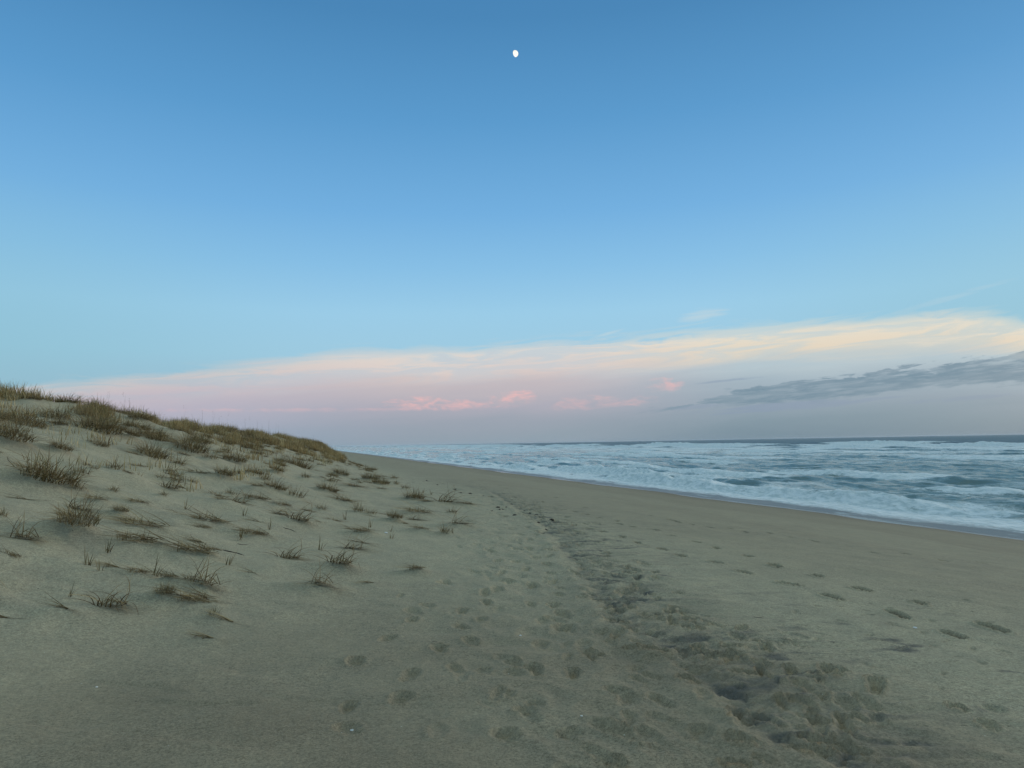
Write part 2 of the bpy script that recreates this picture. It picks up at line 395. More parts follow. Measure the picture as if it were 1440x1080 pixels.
def sand_material():
    mt, n, out = material('sand')
    tc = n.new('ShaderNodeTexCoord').outputs['Object']
    at = n.new('ShaderNodeAttribute', attribute_name='mask'); sep = n.new('ShaderNodeSeparateColor'); n.l.new(at.outputs['Color'], sep.inputs[0])
    damp_shade, wet, mineral = sep.outputs
    big = n.noise(tc, .35, 4); mid = n.noise(tc, 2.3, 5, .6); grain = n.noise(tc, 210, 2, .7); grain2 = n.noise(tc, 62, 3, .65); grain3 = n.noise(tc, 23, 4, .7)
    dry = n.mix(n.step(.3, .7, big), (.375, .322, .214, 1), (.335, .288, .195, 1))
    dry = n.mix(n.step(.35, .75, mid), dry, (.42, .355, .232, 1))
    c = n.mix(n.m('MULTIPLY', damp_shade, .78, clamp=True), dry, (.215, .165, .104, 1))
    c = n.mix(n.m('MULTIPLY', mineral, .85), c, (.085, .082, .075, 1))
    c = n.mix(wet, c, (.15, .12, .09, 1))
    g = n.m('ADD', n.m('MULTIPLY', n.m('SUBTRACT', grain, .5), 1.5), n.m('MULTIPLY', n.m('SUBTRACT', grain2, .5), 1.5))
    g = n.m('ADD', g, n.m('MULTIPLY', n.m('SUBTRACT', grain3, .5), .8))
    g = n.m('ADD', n.m('MULTIPLY', g, n.m('MULTIPLY_ADD', n.noise(tc, .9, 4, .6), 1.6, .1)), 1.0)
    gc = n.comb(g, g, g)
    c = n.mix(1.0, c, gc, 'MULTIPLY')
    # sparse dark flecks and pale shell grit in the sand itself
    vo = n.new('ShaderNodeTexVoronoi', feature='F1'); n.put(vo.inputs['Vector'], tc); vo.inputs['Scale'].default_value = 16
    vs = n.new('ShaderNodeSeparateColor'); n.l.new(vo.outputs['Color'], vs.inputs[0])
    fl = n.m('MULTIPLY', n.m('LESS_THAN', vo.outputs['Distance'], .09), n.m('GREATER_THAN', vs.outputs[0], .94))
    c = n.mix(n.m('MULTIPLY', fl, .8), c, (.05, .045, .04, 1))
    fl2 = n.m('MULTIPLY', n.m('LESS_THAN', vo.outputs['Distance'], .06), n.m('LESS_THAN', vs.outputs[1], .035))
    c = n.mix(n.m('MULTIPLY', fl2, .8), c, (.6, .58, .52, 1))
    p = n.new('ShaderNodeBsdfPrincipled'); n.put(p.inputs['Base Color'], c)
    rough = n.m('MULTIPLY_ADD', wet, -.72, n.m('MULTIPLY_ADD', damp_shade, -.15, .95))
    n.put(p.inputs['Roughness'], n.m('MAXIMUM', rough, .14))
    n.put(p.inputs['Specular IOR Level'], n.m('MULTIPLY_ADD', wet, .4, .12))
    hgt = n.m('ADD', n.m('MULTIPLY', n.noise(tc, 120, 3, .7), .5), n.m('MULTIPLY', n.noise(tc, 14, 5, .6), 1.6))
    bp = n.new('ShaderNodeBump'); n.put(bp.inputs['Strength'], n.m('MULTIPLY_ADD', wet, -.5, .55)); bp.inputs['Distance'].default_value = .012
    n.put(bp.inputs['Height'], hgt); n.l.new(bp.outputs[0], p.inputs['Normal'])
    n.l.new(p.outputs[0], out.inputs['Surface']); return mt

def sea_material():
    mt, n, out = material('sea_water')
    tc = n.new('ShaderNodeTexCoord').outputs['Object']
    at = n.new('ShaderNodeAttribute', attribute_name='mask'); sep = n.new('ShaderNodeSeparateColor'); n.l.new(at.outputs['Color'], sep.inputs[0])
    foam, film, deep = sep.outputs
    v1 = n.scale(tc, (.6, .12, .3)); v2 = n.scale(tc, (2.6, .7, 1))
    n1 = n.noise(v1, 1, 6, .6, .6); n2 = n.noise(v2, 1, 6, .65, .8); n3 = n.noise(tc, 7, 4, .7)
    s = n.m('ADD', n.m('ADD', n.m('MULTIPLY', n1, .5), n.m('MULTIPLY', n2, .35)), n.m('MULTIPLY', n3, .15))
    # bring the summed noise to roughly 0..1
    s = n.m('MULTIPLY_ADD', s, 4.0, -1.5)
    thr = n.m('SUBTRACT', 1.0, foam)
    lace = n.noise(n.scale(tc, (4.5, 2.0, 1)), 1, 7, .75, 1.2)
    fac = n.step(n.m('SUBTRACT', thr, .22), n.m('ADD', thr, .2), s)
    fac = n.m('MULTIPLY', fac, n.m('MULTIPLY_ADD', n.step(.40, .60, n.m('ADD', lace, n.m('MULTIPLY', n.m('SUBTRACT', foam, .62), .55))), .62, .38))
    fac = n.m('MULTIPLY', fac, n.step(0.0, .06, foam))
    wat = n.mix(deep, (.14, .195, .165, 1), (.04, .072, .072, 1))
    wat = n.mix(film, wat, (.17, .15, .13, 1))
    pw = n.new('ShaderNodeBsdfPrincipled'); n.put(pw.inputs['Base Color'], wat); pw.inputs['IOR'].default_value = 1.33
    n.put(pw.inputs['Roughness'], n.m('MULTIPLY_ADD', deep, .24, n.m('MULTIPLY_ADD', film, .2, .16)))
    n.put(pw.inputs['Specular IOR Level'], n.m('MULTIPLY_ADD', film, -.1, .36))
    b1 = n.noise(n.scale(tc, (1.6, .7, 1)), 1, 6, .6, .4)
    bp = n.new('ShaderNodeBump'); n.put(bp.inputs['Strength'], n.m('MULTIPLY_ADD', film, -.72, .8)); bp.inputs['Distance'].default_value = .22
    n.put(bp.inputs['Height'], b1); n.l.new(bp.outputs[0], pw.inputs['Normal'])
    pf = n.new('ShaderNodeBsdfPrincipled')
    fcol = n.mix(n.step(.36, .62, n.noise(v2, 1.7, 6, .7)), (.60, .67, .66, 1), (.93, .94, .92, 1))
    n.put(pf.inputs['Base Color'], fcol); pf.inputs['Roughness'].default_value = .9; pf.inputs['Specular IOR Level'].default_value = .2
    bf = n.new('ShaderNodeBump'); bf.inputs['Strength'].default_value = .7; bf.inputs['Distance'].default_value = .15
    n.put(bf.inputs['Height'], n.noise(tc, 3.2, 6, .7)); n.l.new(bf.outputs[0], pf.inputs['Normal'])
    mx = n.new('ShaderNodeMixShader'); n.put(mx.inputs[0], n.m('MULTIPLY', fac, .95)); n.l.new(pw.outputs[0], mx.inputs[1]); n.l.new(pf.outputs[0], mx.inputs[2])
    n.l.new(mx.outputs[0], out.inputs['Surface']); return mt

def grass_material():
    mt, n, out = material('dry_grass')
    at = n.new('ShaderNodeAttribute', attribute_name='mask')
    oi = n.new('ShaderNodeObjectInfo')
    c = n.mix(n.m('MULTIPLY', oi.outputs['Random'], .45), at.outputs['Color'], (.14, .10, .045, 1))
    p = n.new('ShaderNodeBsdfPrincipled'); n.put(p.inputs['Base Color'], c); p.inputs['Roughness'].default_value = .75; p.inputs['Specular IOR Level'].default_value = .2
    tr = n.new('ShaderNodeBsdfTranslucent'); n.put(tr.inputs['Color'], c)
    mx = n.new('ShaderNodeMixShader'); mx.inputs[0].default_value = .18; n.l.new(p.outputs[0], mx.inputs[1]); n.l.new(tr.outputs[0], mx.inputs[2])
    n.l.new(mx.outputs[0], out.inputs['Surface']); return mt

def plain_material(name, c0, c1, sc, rough=.85):
    mt, n, out = material(name)
    tc = n.new('ShaderNodeTexCoord').outputs['Object']
    f = n.noise(tc, sc, 4, .6)
    p = n.new('ShaderNodeBsdfPrincipled'); n.put(p.inputs['Base Color'], n.mix(n.step(.35, .65, f), c0, c1)); p.inputs['Roughness'].default_value = rough
    bp = n.new('ShaderNodeBump'); bp.inputs['Strength'].default_value = .5; bp.inputs['Distance'].default_value = .004; n.put(bp.inputs['Height'], f); n.l.new(bp.outputs[0], p.inputs['Normal'])
    n.l.new(p.outputs[0], out.inputs['Surface']); return mt

SAND = sand_material(); SEA = sea_material(); GRASS = grass_material()
WRACK = plain_material('dark_seaweed', (.03, .022, .016, 1), (.07, .045, .03, 1), 60)
WOOD = plain_material('wet_driftwood', (.035, .028, .022, 1), (.08, .06, .045, 1), 90)
SHELL = plain_material('bleached_shell', (.72, .69, .63, 1), (.85, .83, .78, 1), 120, .5)

# ------------------------------------------------------------------ mesh helpers
def grid_object(name, gx, gy, gz, masks, mat):
    ny, nx = gx.shape
    v = np.stack([gx.ravel(), gy.ravel(), gz.ravel()], 1).astype(np.float32)
    i = (np.arange(ny - 1)[:, None] * nx + np.arange(nx - 1)[None, :]).ravel()
    f = np.stack([i, i + 1, i + 1 + nx, i + nx], 1).astype(np.int32)
    me = bpy.data.meshes.new(name)
    me.vertices.add(len(v)); me.vertices.foreach_set('co', v.ravel())
    me.loops.add(f.size); me.loops.foreach_set('vertex_index', f.ravel())
    me.polygons.add(len(f)); me.polygons.foreach_set('loop_start', np.arange(0, f.size, 4, dtype=np.int32))
    me.polygons.foreach_set('use_smooth', np.ones(len(f), bool))
    me.update(calc_edges=True)
    a = me.attributes.new('mask', 'FLOAT_COLOR', 'POINT')
    c = np.ones((len(v), 4), np.float32)
    for k, q in enumerate(masks): c[:, k] = np.clip(q, 0, 1.6).ravel()
    a.data.foreach_set('color', c.ravel())
    me.materials.append(mat)
    o = bpy.data.objects.new(name, me); COL.objects.link(o); return o

def mesh_data(name, V, Fc, mat, tint=None, smooth=True):
    me = bpy.data.meshes.new(name); me.from_pydata([tuple(v) for v in V], [], Fc)
    if smooth: me.polygons.foreach_set('use_smooth', np.ones(len(Fc), bool))
    if tint is not None:
        a = me.attributes.new('mask', 'FLOAT_COLOR', 'POINT')
        a.data.foreach_set('color', np.array([(*t, 1) for t in tint], np.float32).ravel())
    me.materials.append(mat); me.update(); return me

def tag(o, label, cat, group=None):
    o['label'] = label; o['category'] = cat
    if group: o['group'] = group
    return o

def link(name, me, parent=None):
    o = bpy.data.objects.new(name, me); COL.objects.link(o)
    if parent: o.parent = parent
    return o

# ------------------------------------------------------------------ ground and sea
go = grid_object('beach_ground', GX, GY, Z, [DAMP_SHADE, WET, MINERAL], SAND); go['kind'] = 'structure'

def build_sea():
    xs = axis([(21, .14), (27, .11), (40, .16), (80, .35), (300, 1.5), (600, 8), (2500, 150), (8000, 800)])
    ys = axis([(-8000, 2500), (-100, 8), (-10, .7), (12, .22), (25, .2), (60, .4), (200, 1.4), (600, 5), (2000, 40), (8000, 600)])
    X, Y = np.meshgrid(xs, ys)
    s = X - SHORE_X
    z = np.full_like(X, SEA_Z)
    amp = sst(.5, 9, s)
    farf = 1 - sst(250, 900, np.hypot(X, Y))
    # edge of the swash
    z += fbm(Y / 11, Y * 0 + 7, 3, 301) * .17 * sst(12, 0, s)
    # confused chop
    z += fbm(X / 2.6 + fbm(X / 9, Y / 12, 2, 303), Y / 6.5, 4, 305) * .46 * amp * (1 - sst(120, 320, np.hypot(X, Y)) * .6)
    z += fbm(X / 8, Y / 22, 3, 307) * .42 * sst(6, 25, s) * farf
    foam = np.zeros_like(X)
    crest = np.zeros_like(X)
    # bores and breakers, crests parallel to the shore
    for (xc, a, w, sd, ly, lo) in [(31.5, .5, .7, 1, 9, .1), (35.5, .62, .9, 2, 13, .05), (43, .5, 1.1, 3, 16, .0), (52, .45, 1.3, 4, 18, .0), (64, .5, 1.6, 5, 24, .0), (80, .55, 2.0, 6, 28, -.05), (101, .6, 2.2, 7, 34, 0),
                                   (128, .8, 2.6, 8, 40, 0), (158, 1.0, 3, 9, 50, 0), (192, 1.35, 3.4, 10, 55, .05), (228, 1.7, 3.6, 11, 60, .12), (268, 1.8, 4, 12, 70, -.05), (320, 1.5, 5, 13, 80, -.25)]:
        c = xc * (1 + .05 * fbm(Y / (ly * 2.2), Y * 0 + sd, 3, 320 + sd)) + (xc * .02) * fbm(Y / 4, Y * 0 + sd, 2, 340 + sd)
        am = np.clip(fbm(Y / (ly * 1.8), Y * 0 + 3.3 * sd, 3, 360 + sd) * 1.7 + .35 + lo, 0, 1.15) * a * 1.25
        u = (X - c) / w
        p = np.where(u < 0, np.exp(-(u / .75) ** 2), np.exp(-u / 2.6) * (1 - .0 * u))
        trough = -.35 * np.exp(-((u + 2.0) / 1.2) ** 2)
        z += am * (p + trough) * (1 + .35 * fbm(X / (w * .8), Y / (w * 1.1), 3, 380 + sd))
        br = sst(.3, .75, am / a)
        foam += br * (1.0 * np.where(u < 0, np.exp(-((u + .2) / .8) ** 2), np.exp(-(u / (2.0 if xc < 120 else 3.2)) ** 2)))
        foam -= .22 * np.exp(-((u - 6.5) / 3) ** 2)
        foam -= (1 - br * .8) * sst(.05, .3, am / a) * .6 * np.exp(-((u + .7) / .9) ** 2)
    # swell outside the surf
    z += .35 * np.sin((X + 14 * fbm(Y / 140, X / 300, 2, 401)) / 9.5) * sst(280, 420, X) * (1 - sst(1500, 4000, X))
    far_haze_foam = 1 / (1 + sst(900, 2600, Y) * 1.6)  # far surf widened so pale foam stands in for haze at the horizon
    prof = np.interp(s * far_haze_foam, [0, .9, 1.6, 3, 9, 13, 20, 34, 50, 60, 75, 120, 190, 236, 262, 320, 6000], [0, 0, .6, .98, .90, .66, .52, .46, .48, .54, .68, .82, .93, .93, .52, .05, .02])
    edge = fbm(Y / 3.5, X / 3, 3, 411) * .9 + .5 + fbm(Y / 16, X * 0 + 5, 2, 413) * 1.2
    prof2 = np.interp(s + edge * np.clip(s, 0, 1.5), [0, .7, 1.3, 2.4, 5], [0, 0, .55, .93, 1])
    foam += prof * np.minimum(prof2 * 1.2, 1)
    pt = fbm(X / 7, Y / 26, 4, 421)
    foam += pt * .55 * sst(5, 16, s) * (1 - sst(220, 300, s) * .85)
    foam = np.where(s < .5, 0, foam)
    foam = np.clip(foam, 0, 1.0)
    lacef = np.clip(fbm(X / .9, Y / 2.2, 4, 431) * 1.6 + .05, 0, .5) * sst(.15, .6, s) * sst(3.5, 1.2, s)
    foam = np.clip(np.maximum(foam, lacef), 0, 1)
    film = sst(5.5, 1.5, s)
    deep = sst(60, 270, s)
    o = grid_object('sea', X, Y, z, [foam, film, deep], SEA); o['kind'] = 'structure'
build_sea()

# ------------------------------------------------------------------ grass
TINTS = [(.290, .200, .088), (.225, .152, .064), (.180, .142, .060), (.130, .082, .038), (.44, .33, .17)]
def blade(V, Fc, T, rnd, x, y, z0, az, lean, droop, L, w, tint, nseg=5, floor=True, twist=0.0):
    px, py, pz = x, y, z0
    sx, sy = -math.sin(az), math.cos(az)
    b = len(V)
    for k in range(nseg + 1):
        t = k / nseg
        ww = w * (1 - t) ** .7 * .5 + .0006
        V.append((px + sx * ww, py + sy * ww, pz)); V.append((px - sx * ww, py - sy * ww, pz + ww * .6))
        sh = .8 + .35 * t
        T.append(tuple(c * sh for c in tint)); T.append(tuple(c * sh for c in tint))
        th = lean + droop * t; st = L / nseg; a2 = az + twist * t
        px += math.sin(th) * math.cos(a2) * st; py += math.sin(th) * math.sin(a2) * st; pz += math.cos(th) * st
        if floor and pz < .012: pz = .012 + .006 * rnd.random()
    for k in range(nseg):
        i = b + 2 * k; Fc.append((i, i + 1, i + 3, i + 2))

def shoots_part(rnd, n, rad, l0, l1, leanmax, droop, w=.008, pale=.4):
    V, Fc, T = [], [], []
    for k in range(n):
        r = rad * math.sqrt(rnd.random()); a = rnd.uniform(0, 6.283)
        x, y = r * math.cos(a), r * math.sin(a)
        az = a + rnd.gauss(0, .9)
        lean = leanmax * (r / rad) ** .8 * rnd.uniform(.4, 1.1) + abs(rnd.gauss(0, .1))
        t = TINTS[rnd.choice([0, 0, 1, 1, 2, 2, 3, 4] if rnd.random() < .8 else [4, 0])]
        blade(V, Fc, T, rnd, x, y, -.03, az, lean, rnd.uniform(.1, 1) * droop, rnd.uniform(l0, l1) * (1.15 - .35 * r / rad), w * rnd.uniform(.7, 1.3), t)
    return V, Fc, T

def straw_part(rnd, n, rad, l0, l1, az0, spread, lift=.25, droop=.5, w=.009):
    V, Fc, T = [], [], []
    for k in range(n):
        x, y = rnd.uniform(-rad, rad), rnd.uniform(-rad, rad) * .6
        az = az0 + rnd.gauss(0, spread) + (math.pi if rnd.random() < .22 else 0)
        t = TINTS[rnd.choice([0, 1, 1, 3, 3, 4])]
        blade(V, Fc, T, rnd, x, y, .004, az, 1.57 - abs(rnd.gauss(0, lift)), rnd.uniform(.2, 1) * droop, rnd.uniform(l0, l1), w * rnd.uniform(.7, 1.3), t, 6, True, rnd.gauss(0, .5))
    return V, Fc, T

WIND = math.pi * .93                    # straw lies towards the dune
PROTO = {}
def proto(kind, k):
    rnd = random.Random(hash((len(kind), kind[0] == 's', k)) & 0xffff)
    parts = []
    if kind == 'bush':
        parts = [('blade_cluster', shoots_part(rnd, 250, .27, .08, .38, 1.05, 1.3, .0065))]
        parts.append(('fallen_straw', straw_part(rnd, 46, .3, .2, .6, WIND, .8)))
    elif kind == 'shoots':
        parts = [('shoot_cluster', shoots_part(rnd, 50, .15, .05, .26, .95, 1.1, .0065))]
        parts.append(('fallen_straw', straw_part(rnd, 12, .1, .15, .4, WIND, .8)))
    elif kind == 'swept':
        V, Fc, T = [], [], []
        for q in range(5):
            a = shoots_part(rnd, rnd.randint(4, 9), .06, .07, .2, .5, .4, .007); n0 = len(V)
            V += [(v[0] - .075 * q, v[1] + .03 * math.sin(q), v[2]) for v in a[0]]; Fc += [tuple(i + n0 for i in f) for f in a[1]]; T += a[2]
        parts = [('shoot_cluster', (V, Fc, T)), ('fallen_straw', straw_part(rnd, 40, .24, .25, .8, WIND, .36, .2, .45, .011))]
    elif kind == 'arc':
        parts = [('shoot_cluster', shoots_part(rnd, 8, .1, .08, .2, .5, .4)),
                 ('fallen_straw', straw_part(rnd, 44, .16, .28, .55, -.35 + rnd.uniform(-.3, .3), .35, .9, 2.3, .011))]
    elif kind == 'sprig':
        parts = [('shoot_cluster', shoots_part(rnd, 7, .035, .09, .24, .5, .5, .009))]
    else:
        V, Fc, T = straw_part(rnd, 14, .05, .5, .9, WIND, .16, .16, .25, .014)
        b = shoots_part(rnd, 6, .03, .04, .12, .7, .4)
        parts = [('shoot_cluster', ([(v[0] - .2, v[1], v[2]) for v in b[0]], b[1], b[2])), ('fallen_straw', (V, Fc, T))]
    res = []; wx = []
    for nm, (V, Fc, T) in parts:
        res.append((nm, mesh_data(kind + '_' + nm, V, Fc, GRASS, T, False))); wx += [v[0] for v in V]
    wx.sort(); q = len(wx) // 30
    return res, wx[-1 - q] - wx[q]
for kd, nv in (('bush', 6), ('shoots', 6), ('swept', 6), ('arc', 4), ('sprig', 6), ('runner', 4)):
    PROTO[kd] = [proto(kd, i) for i in range(nv)]

NAMES = {'bush': 'grass_bush', 'shoots': 'grass_tuft', 'swept': 'swept_grass_tuft', 'arc': 'arched_grass_tuft', 'sprig': 'grass_sprig', 'runner': 'straw_runner'}
def place(kind, x, y, width, label, group, rnd, wonly=False, follow=.8, hs=1.0):
    var, pw = rnd.choice(PROTO[kind])
    s = max(.3, min({'sprig': .95, 'shoots': 1.3}.get(kind, 2.0), width / pw))
    if kind == 'arc': s = max(s, .75)
    n = normal(x, y); up = Vector((0, 0, 1)).lerp(n, follow).normalized()
    rot = up.to_track_quat('Z', 'Y') if False else Vector((0, 0, 1)).rotation_difference(up)
    spin = rnd.uniform(-.35, .35) if kind in ('swept', 'arc', 'runner') else rnd.uniform(0, 6.28)
    rot = rot @ Quaternion((0, 0, 1), spin)
    loc = (x, y, ground(x, y))
    if len(var) == 1 or width < .16 and kind != 'runner':
        o = link(NAMES[kind], var[0][1])
    else:
        o = bpy.data.objects.new(NAMES[kind], None); COL.objects.link(o); o.empty_display_size = .1
        for nm, me in var: link(nm, me, o)
    o.location = loc; o.rotation_mode = 'QUATERNION'; o.rotation_quaternion = rot; o.scale = (s, s, s * hs)
    tag(o, label, 'straw' if kind == 'runner' else 'grass tuft', group)
    return o

r5 = random.Random(21)
ANON = {'bush': ('loose olive brown grass bush, one of several alike on the dune slope', 'plain bushes on the dune slope'),
        'shoots': ('small spiky grass tuft, one of many alike scattered on the dune slope', 'spiky tufts scattered on the dune slope'),
        'swept': ('low swept grass tuft with straw lying flat on the dune slope', 'low swept tufts on the dune slope'),
        'sprig': ('short thin grass sprig poking out of the lower dune sand', 'short sprigs in the lower dune sand'),
        'arc': ('small bent straw clump, one of several scattered among the lower dune tufts', 'small bent straw clumps on the lower dune'), 'runner': ('thin loose straw, one of several lying flat on the lower dune sand', 'loose straws on the lower dune')}
HS = {'bush': 1.0, 'shoots': 1.15, 'swept': 1.0, 'arc': 1.0, 'sprig': 1.0, 'runner': 1.0}
for x, y, w, kind, lab in TUFTS:
    if lab: place(kind, x, y, w, lab, None, r5, hs=HS[kind])
    else: place(kind, x, y, w, ANON[kind][0], ANON[kind][1], r5, hs=HS[kind])
for x, y, u in FILL:
    if u > .5:
        kd = r5.choice(['bush', 'bush', 'bush', 'shoots']); w = r5.uniform(.35, .95) if kd == 'bush' else r5.uniform(.3, .55)
        lab, grp = ('brown grass clump in the thickly grown strip under the dune crest', 'clumps in the strip under the dune crest')
    else:
        kd = r5.choice(['bush', 'shoots', 'shoots', 'swept', 'swept']); w = r5.uniform(.25, .6)
        lab, grp = ANON[kd]
    place(kd, x, y, w, lab, grp, r5)

for x, y in EXTRA:
    kd = r5.choice(['runner', 'runner', 'swept', 'arc', 'sprig'])
    place(kd, x, y, {'runner': r5.uniform(.3, .6), 'swept': r5.uniform(.25, .45), 'arc': .4, 'sprig': .12}[kd], ANON[kd][0], ANON[kd][1], r5)

# the close growth along the crest and over the nose reads as one mass
V, Fc, T = [], [], []
r6 = random.Random(31)
cnt = 0
while cnt < 6200:
    y = r6.uniform(12, 68); u = r6.uniform(.3, 1.35)
    toe = float(np.interp(y, [9, 15.5, 33, 60, 66], [1.3, 3.2, 4.2, 4.2, 3.6])); crx = float(np.interp(y, [8, 15, 60, 64], [-14, -12, .6, 1.2]))
    x = toe - u * (toe - crx)
    if x / y < -.46: continue
    lo = .18 * float(fbm(np.array(x / 2.2), np.array(y / 4.0), 2, 503)) + float(np.interp(y, [12, 24, 34, 48, 60], [.92, .80, .60, .36, .12]))
    dd = (float(sst(lo - .25, lo + .15, np.array(u))) + .17) * float(sst(.03, .28, fbm(np.array(x / 1.3), np.array(y / 2.6), 3, 501)))
    if r6.random() > dd: continue
    cnt += 1
    thick = u > lo - .05 and y > 22
    zg = ground(x, y) - .02; hh = r6.uniform(.16, .5) * (1 if thick else .75)
    base_t = TINTS[r6.choice([0, 0, 1, 1, 2, 2, 3, 4])]; g_ = r6.uniform(1.3, 2.2)
    for k in range(11 if thick else 8):
        a = r6.uniform(0, 6.283)
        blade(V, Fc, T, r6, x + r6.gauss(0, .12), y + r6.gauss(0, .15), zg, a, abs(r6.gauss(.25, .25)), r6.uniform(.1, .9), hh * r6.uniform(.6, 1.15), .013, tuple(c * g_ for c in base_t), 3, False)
mo = link('crest_grass', mesh_data('crest_grass', V, Fc, GRASS, T, False)); mo['kind'] = 'stuff'
mo['label'] = 'close brown grass cover along the crest and nose of the dune'

# tall stalks standing against the sky
def stalk(rnd):
    V, Fc, T = [], [], []
    blade(V, Fc, T, rnd, 0, 0, -.05, rnd.uniform(0, 6.28), rnd.uniform(.02, .15), rnd.uniform(.05,   .3), 1.0, .017, (.16, .13, .075), 6, False)
    for k in range(6):
        t = rnd.uniform(.78, 1)
        blade(V, Fc, T, rnd, V[-1][0] * 0 + rnd.gauss(0, .01), rnd.gauss(0, .01), t * .96, rnd.uniform(0, 6.28), rnd.uniform(.3, .9), .4, .06, .008, (.22, .18, .10), 2, False)
    return mesh_data('stalk', V, Fc, GRASS, T, False)
STALKS = [stalk(random.Random(70 + i)) for i in range(5)]
r7 = random.Random(44)
n_st = 0
for px in [150, 152, 168, 171, 176, 182, 196, 199, 258, 270, 283, 287, 297, 299, 306, 310, 320, 326, 334, 340, 344, 352, 356, 361, 368, 371, 379, 386, 392, 398, 404, 411, 418, 425, 433, 440]:
    best = None
    for py in range(540, 660):                       # first ray that meets the dune is its skyline
        q = cast(px + r7.uniform(-1.5, 1.5), py)
        if q is not None and q[2] < 90: best = q; break
    if best is None: continue
    o = link('grass_stalk', STALKS[n_st % 5]); n_st += 1
    x, y = best[0], best[1]
    s = r7.uniform(.45, 1.1) if px > 255 else r7.uniform(.45, .85)
    o.location = (x, y, ground(x, y)); o.scale = (s * .8, s * .8, s); o.rotation_euler = (0, 0, r7.uniform(0, 6.28))
    tag(o, 'thin tall dry grass stalk standing against the sky on the dune crest', 'grass stalk', 'dry stalks along the dune crest')

# ------------------------------------------------------------------ wrack, twigs, shells
def lump(rnd, n=14, flat=.45, rag=.5):
    V, Fc = [], []
    rings = 5
    for i in range(rings + 1):
        th = math.pi * i / rings
        for j in range(n):
            ph = 2 * math.pi * j / n
            r = 1 + rag * math.sin(3 * ph + i + rnd.random()) * .4 + rnd.uniform(-rag, rag) * .35
            V.append((r * math.sin(th) * math.cos(ph), r * math.sin(th) * math.sin(ph) * .6, flat * math.cos(th) * r))
    for i in range(rings):
        for j in range(n):
            Fc.append((i * n + j, i * n + (j + 1) % n, (i + 1) * n + (j + 1) % n, (i + 1) * n + j))
    for k in range(5):                                # loose ribbons of weed
        b = len(V); a = rnd.uniform(0, 6.28); L = rnd.uniform(1.2, 2.2); c = rnd.uniform(-.6, .6)
        for s in range(5):
            t = s / 4; aa = a + c * t; w = .16 * (1 - t) + .03
            x, y = L * t * math.cos(aa), L * t * math.sin(aa)
            V.append((x - w * math.sin(aa), y + w * math.cos(aa), .1 + .22 * math.sin(3.1 * t))); V.append((x + w * math.sin(aa), y - w * math.cos(aa), .08 + .2 * math.sin(3.1 * t)))
        for s in range(4): Fc.append((b + 2 * s, b + 2 * s + 1, b + 2 * s + 3, b + 2 * s + 2))
    return mesh_data('seaweed', V, Fc, WRACK)

def stick(rnd):
    V, Fc = [], []; n = 7; K = 7
    bend = rnd.choice([-1, 1]) * rnd.uniform(.08, .26); fork = rnd.random() < .5
    for i in range(K + 1):
        t = i / K; r = .026 * (1 - .5 * t) * rnd.uniform(.8, 1.15) * (.35 if i in (0, K) else 1)
        for j in range(n):
            a = 2 * math.pi * j / n
            V.append((t - .5, bend * math.sin(3.1 * t) + .05 * math.sin(9 * t + bend * 20) + r * math.cos(a) * rnd.uniform(.85, 1.15), .03 + r * math.sin(a)))
    for i in range(K):
        for j in range(n): Fc.append((i * n + j, i * n + (j + 1) % n, (i + 1) * n + (j + 1) % n, (i + 1) * n + j))
    Fc.append(tuple(range(n - 1, -1, -1))); Fc.append(tuple(K * n + j for j in range(n)))
    if fork:
        b = len(V)
        for i in range(4):
            t = i / 3; r = .016 * (1 - .6 * t)
            for j in range(5):
                a = 2 * math.pi * j / 5; V.append((.05 + .25 * t, bend * .9 + .2 * t, .03 + .08 * t + r * math.sin(a))); V[-1] = (V[-1][0] + r * .5 * math.cos(a), V[-1][1] - r * math.cos(a), V[-1][2])
        for i in range(3):
            for j in range(5): Fc.append((b + i * 5 + j, b + i * 5 + (j + 1) % 5, b + (i + 1) * 5 + (j + 1) % 5, b + (i + 1) * 5 + j))
    return mesh_data('stick', V, Fc, WOOD)

def shell(rnd):
    V, Fc = [(0, 0, .12)], []; n = 18
    for i in range(1, 6):
        t = i / 5
        for j in range(n):
            a = math.pi * (.08 + .84 * j / (n - 1)); r = t * (1 + .04 * math.cos(j * math.pi))
            V.append((r * math.cos(a) * .6, r * math.sin(a) - .4, .3 * math.sin(math.pi * (.15 + .8 * t)) + .02 * math.cos(j * math.pi)))
    for j in range(n - 1): Fc.append((0, 1 + j, 2 + j))
    for i in range(4):
        for j in range(n - 1):
            a = 1 + i * n + j; Fc.append((a, a + n, a + n + 1, a + 1))
    return mesh_data('shell', V, Fc, SHELL)

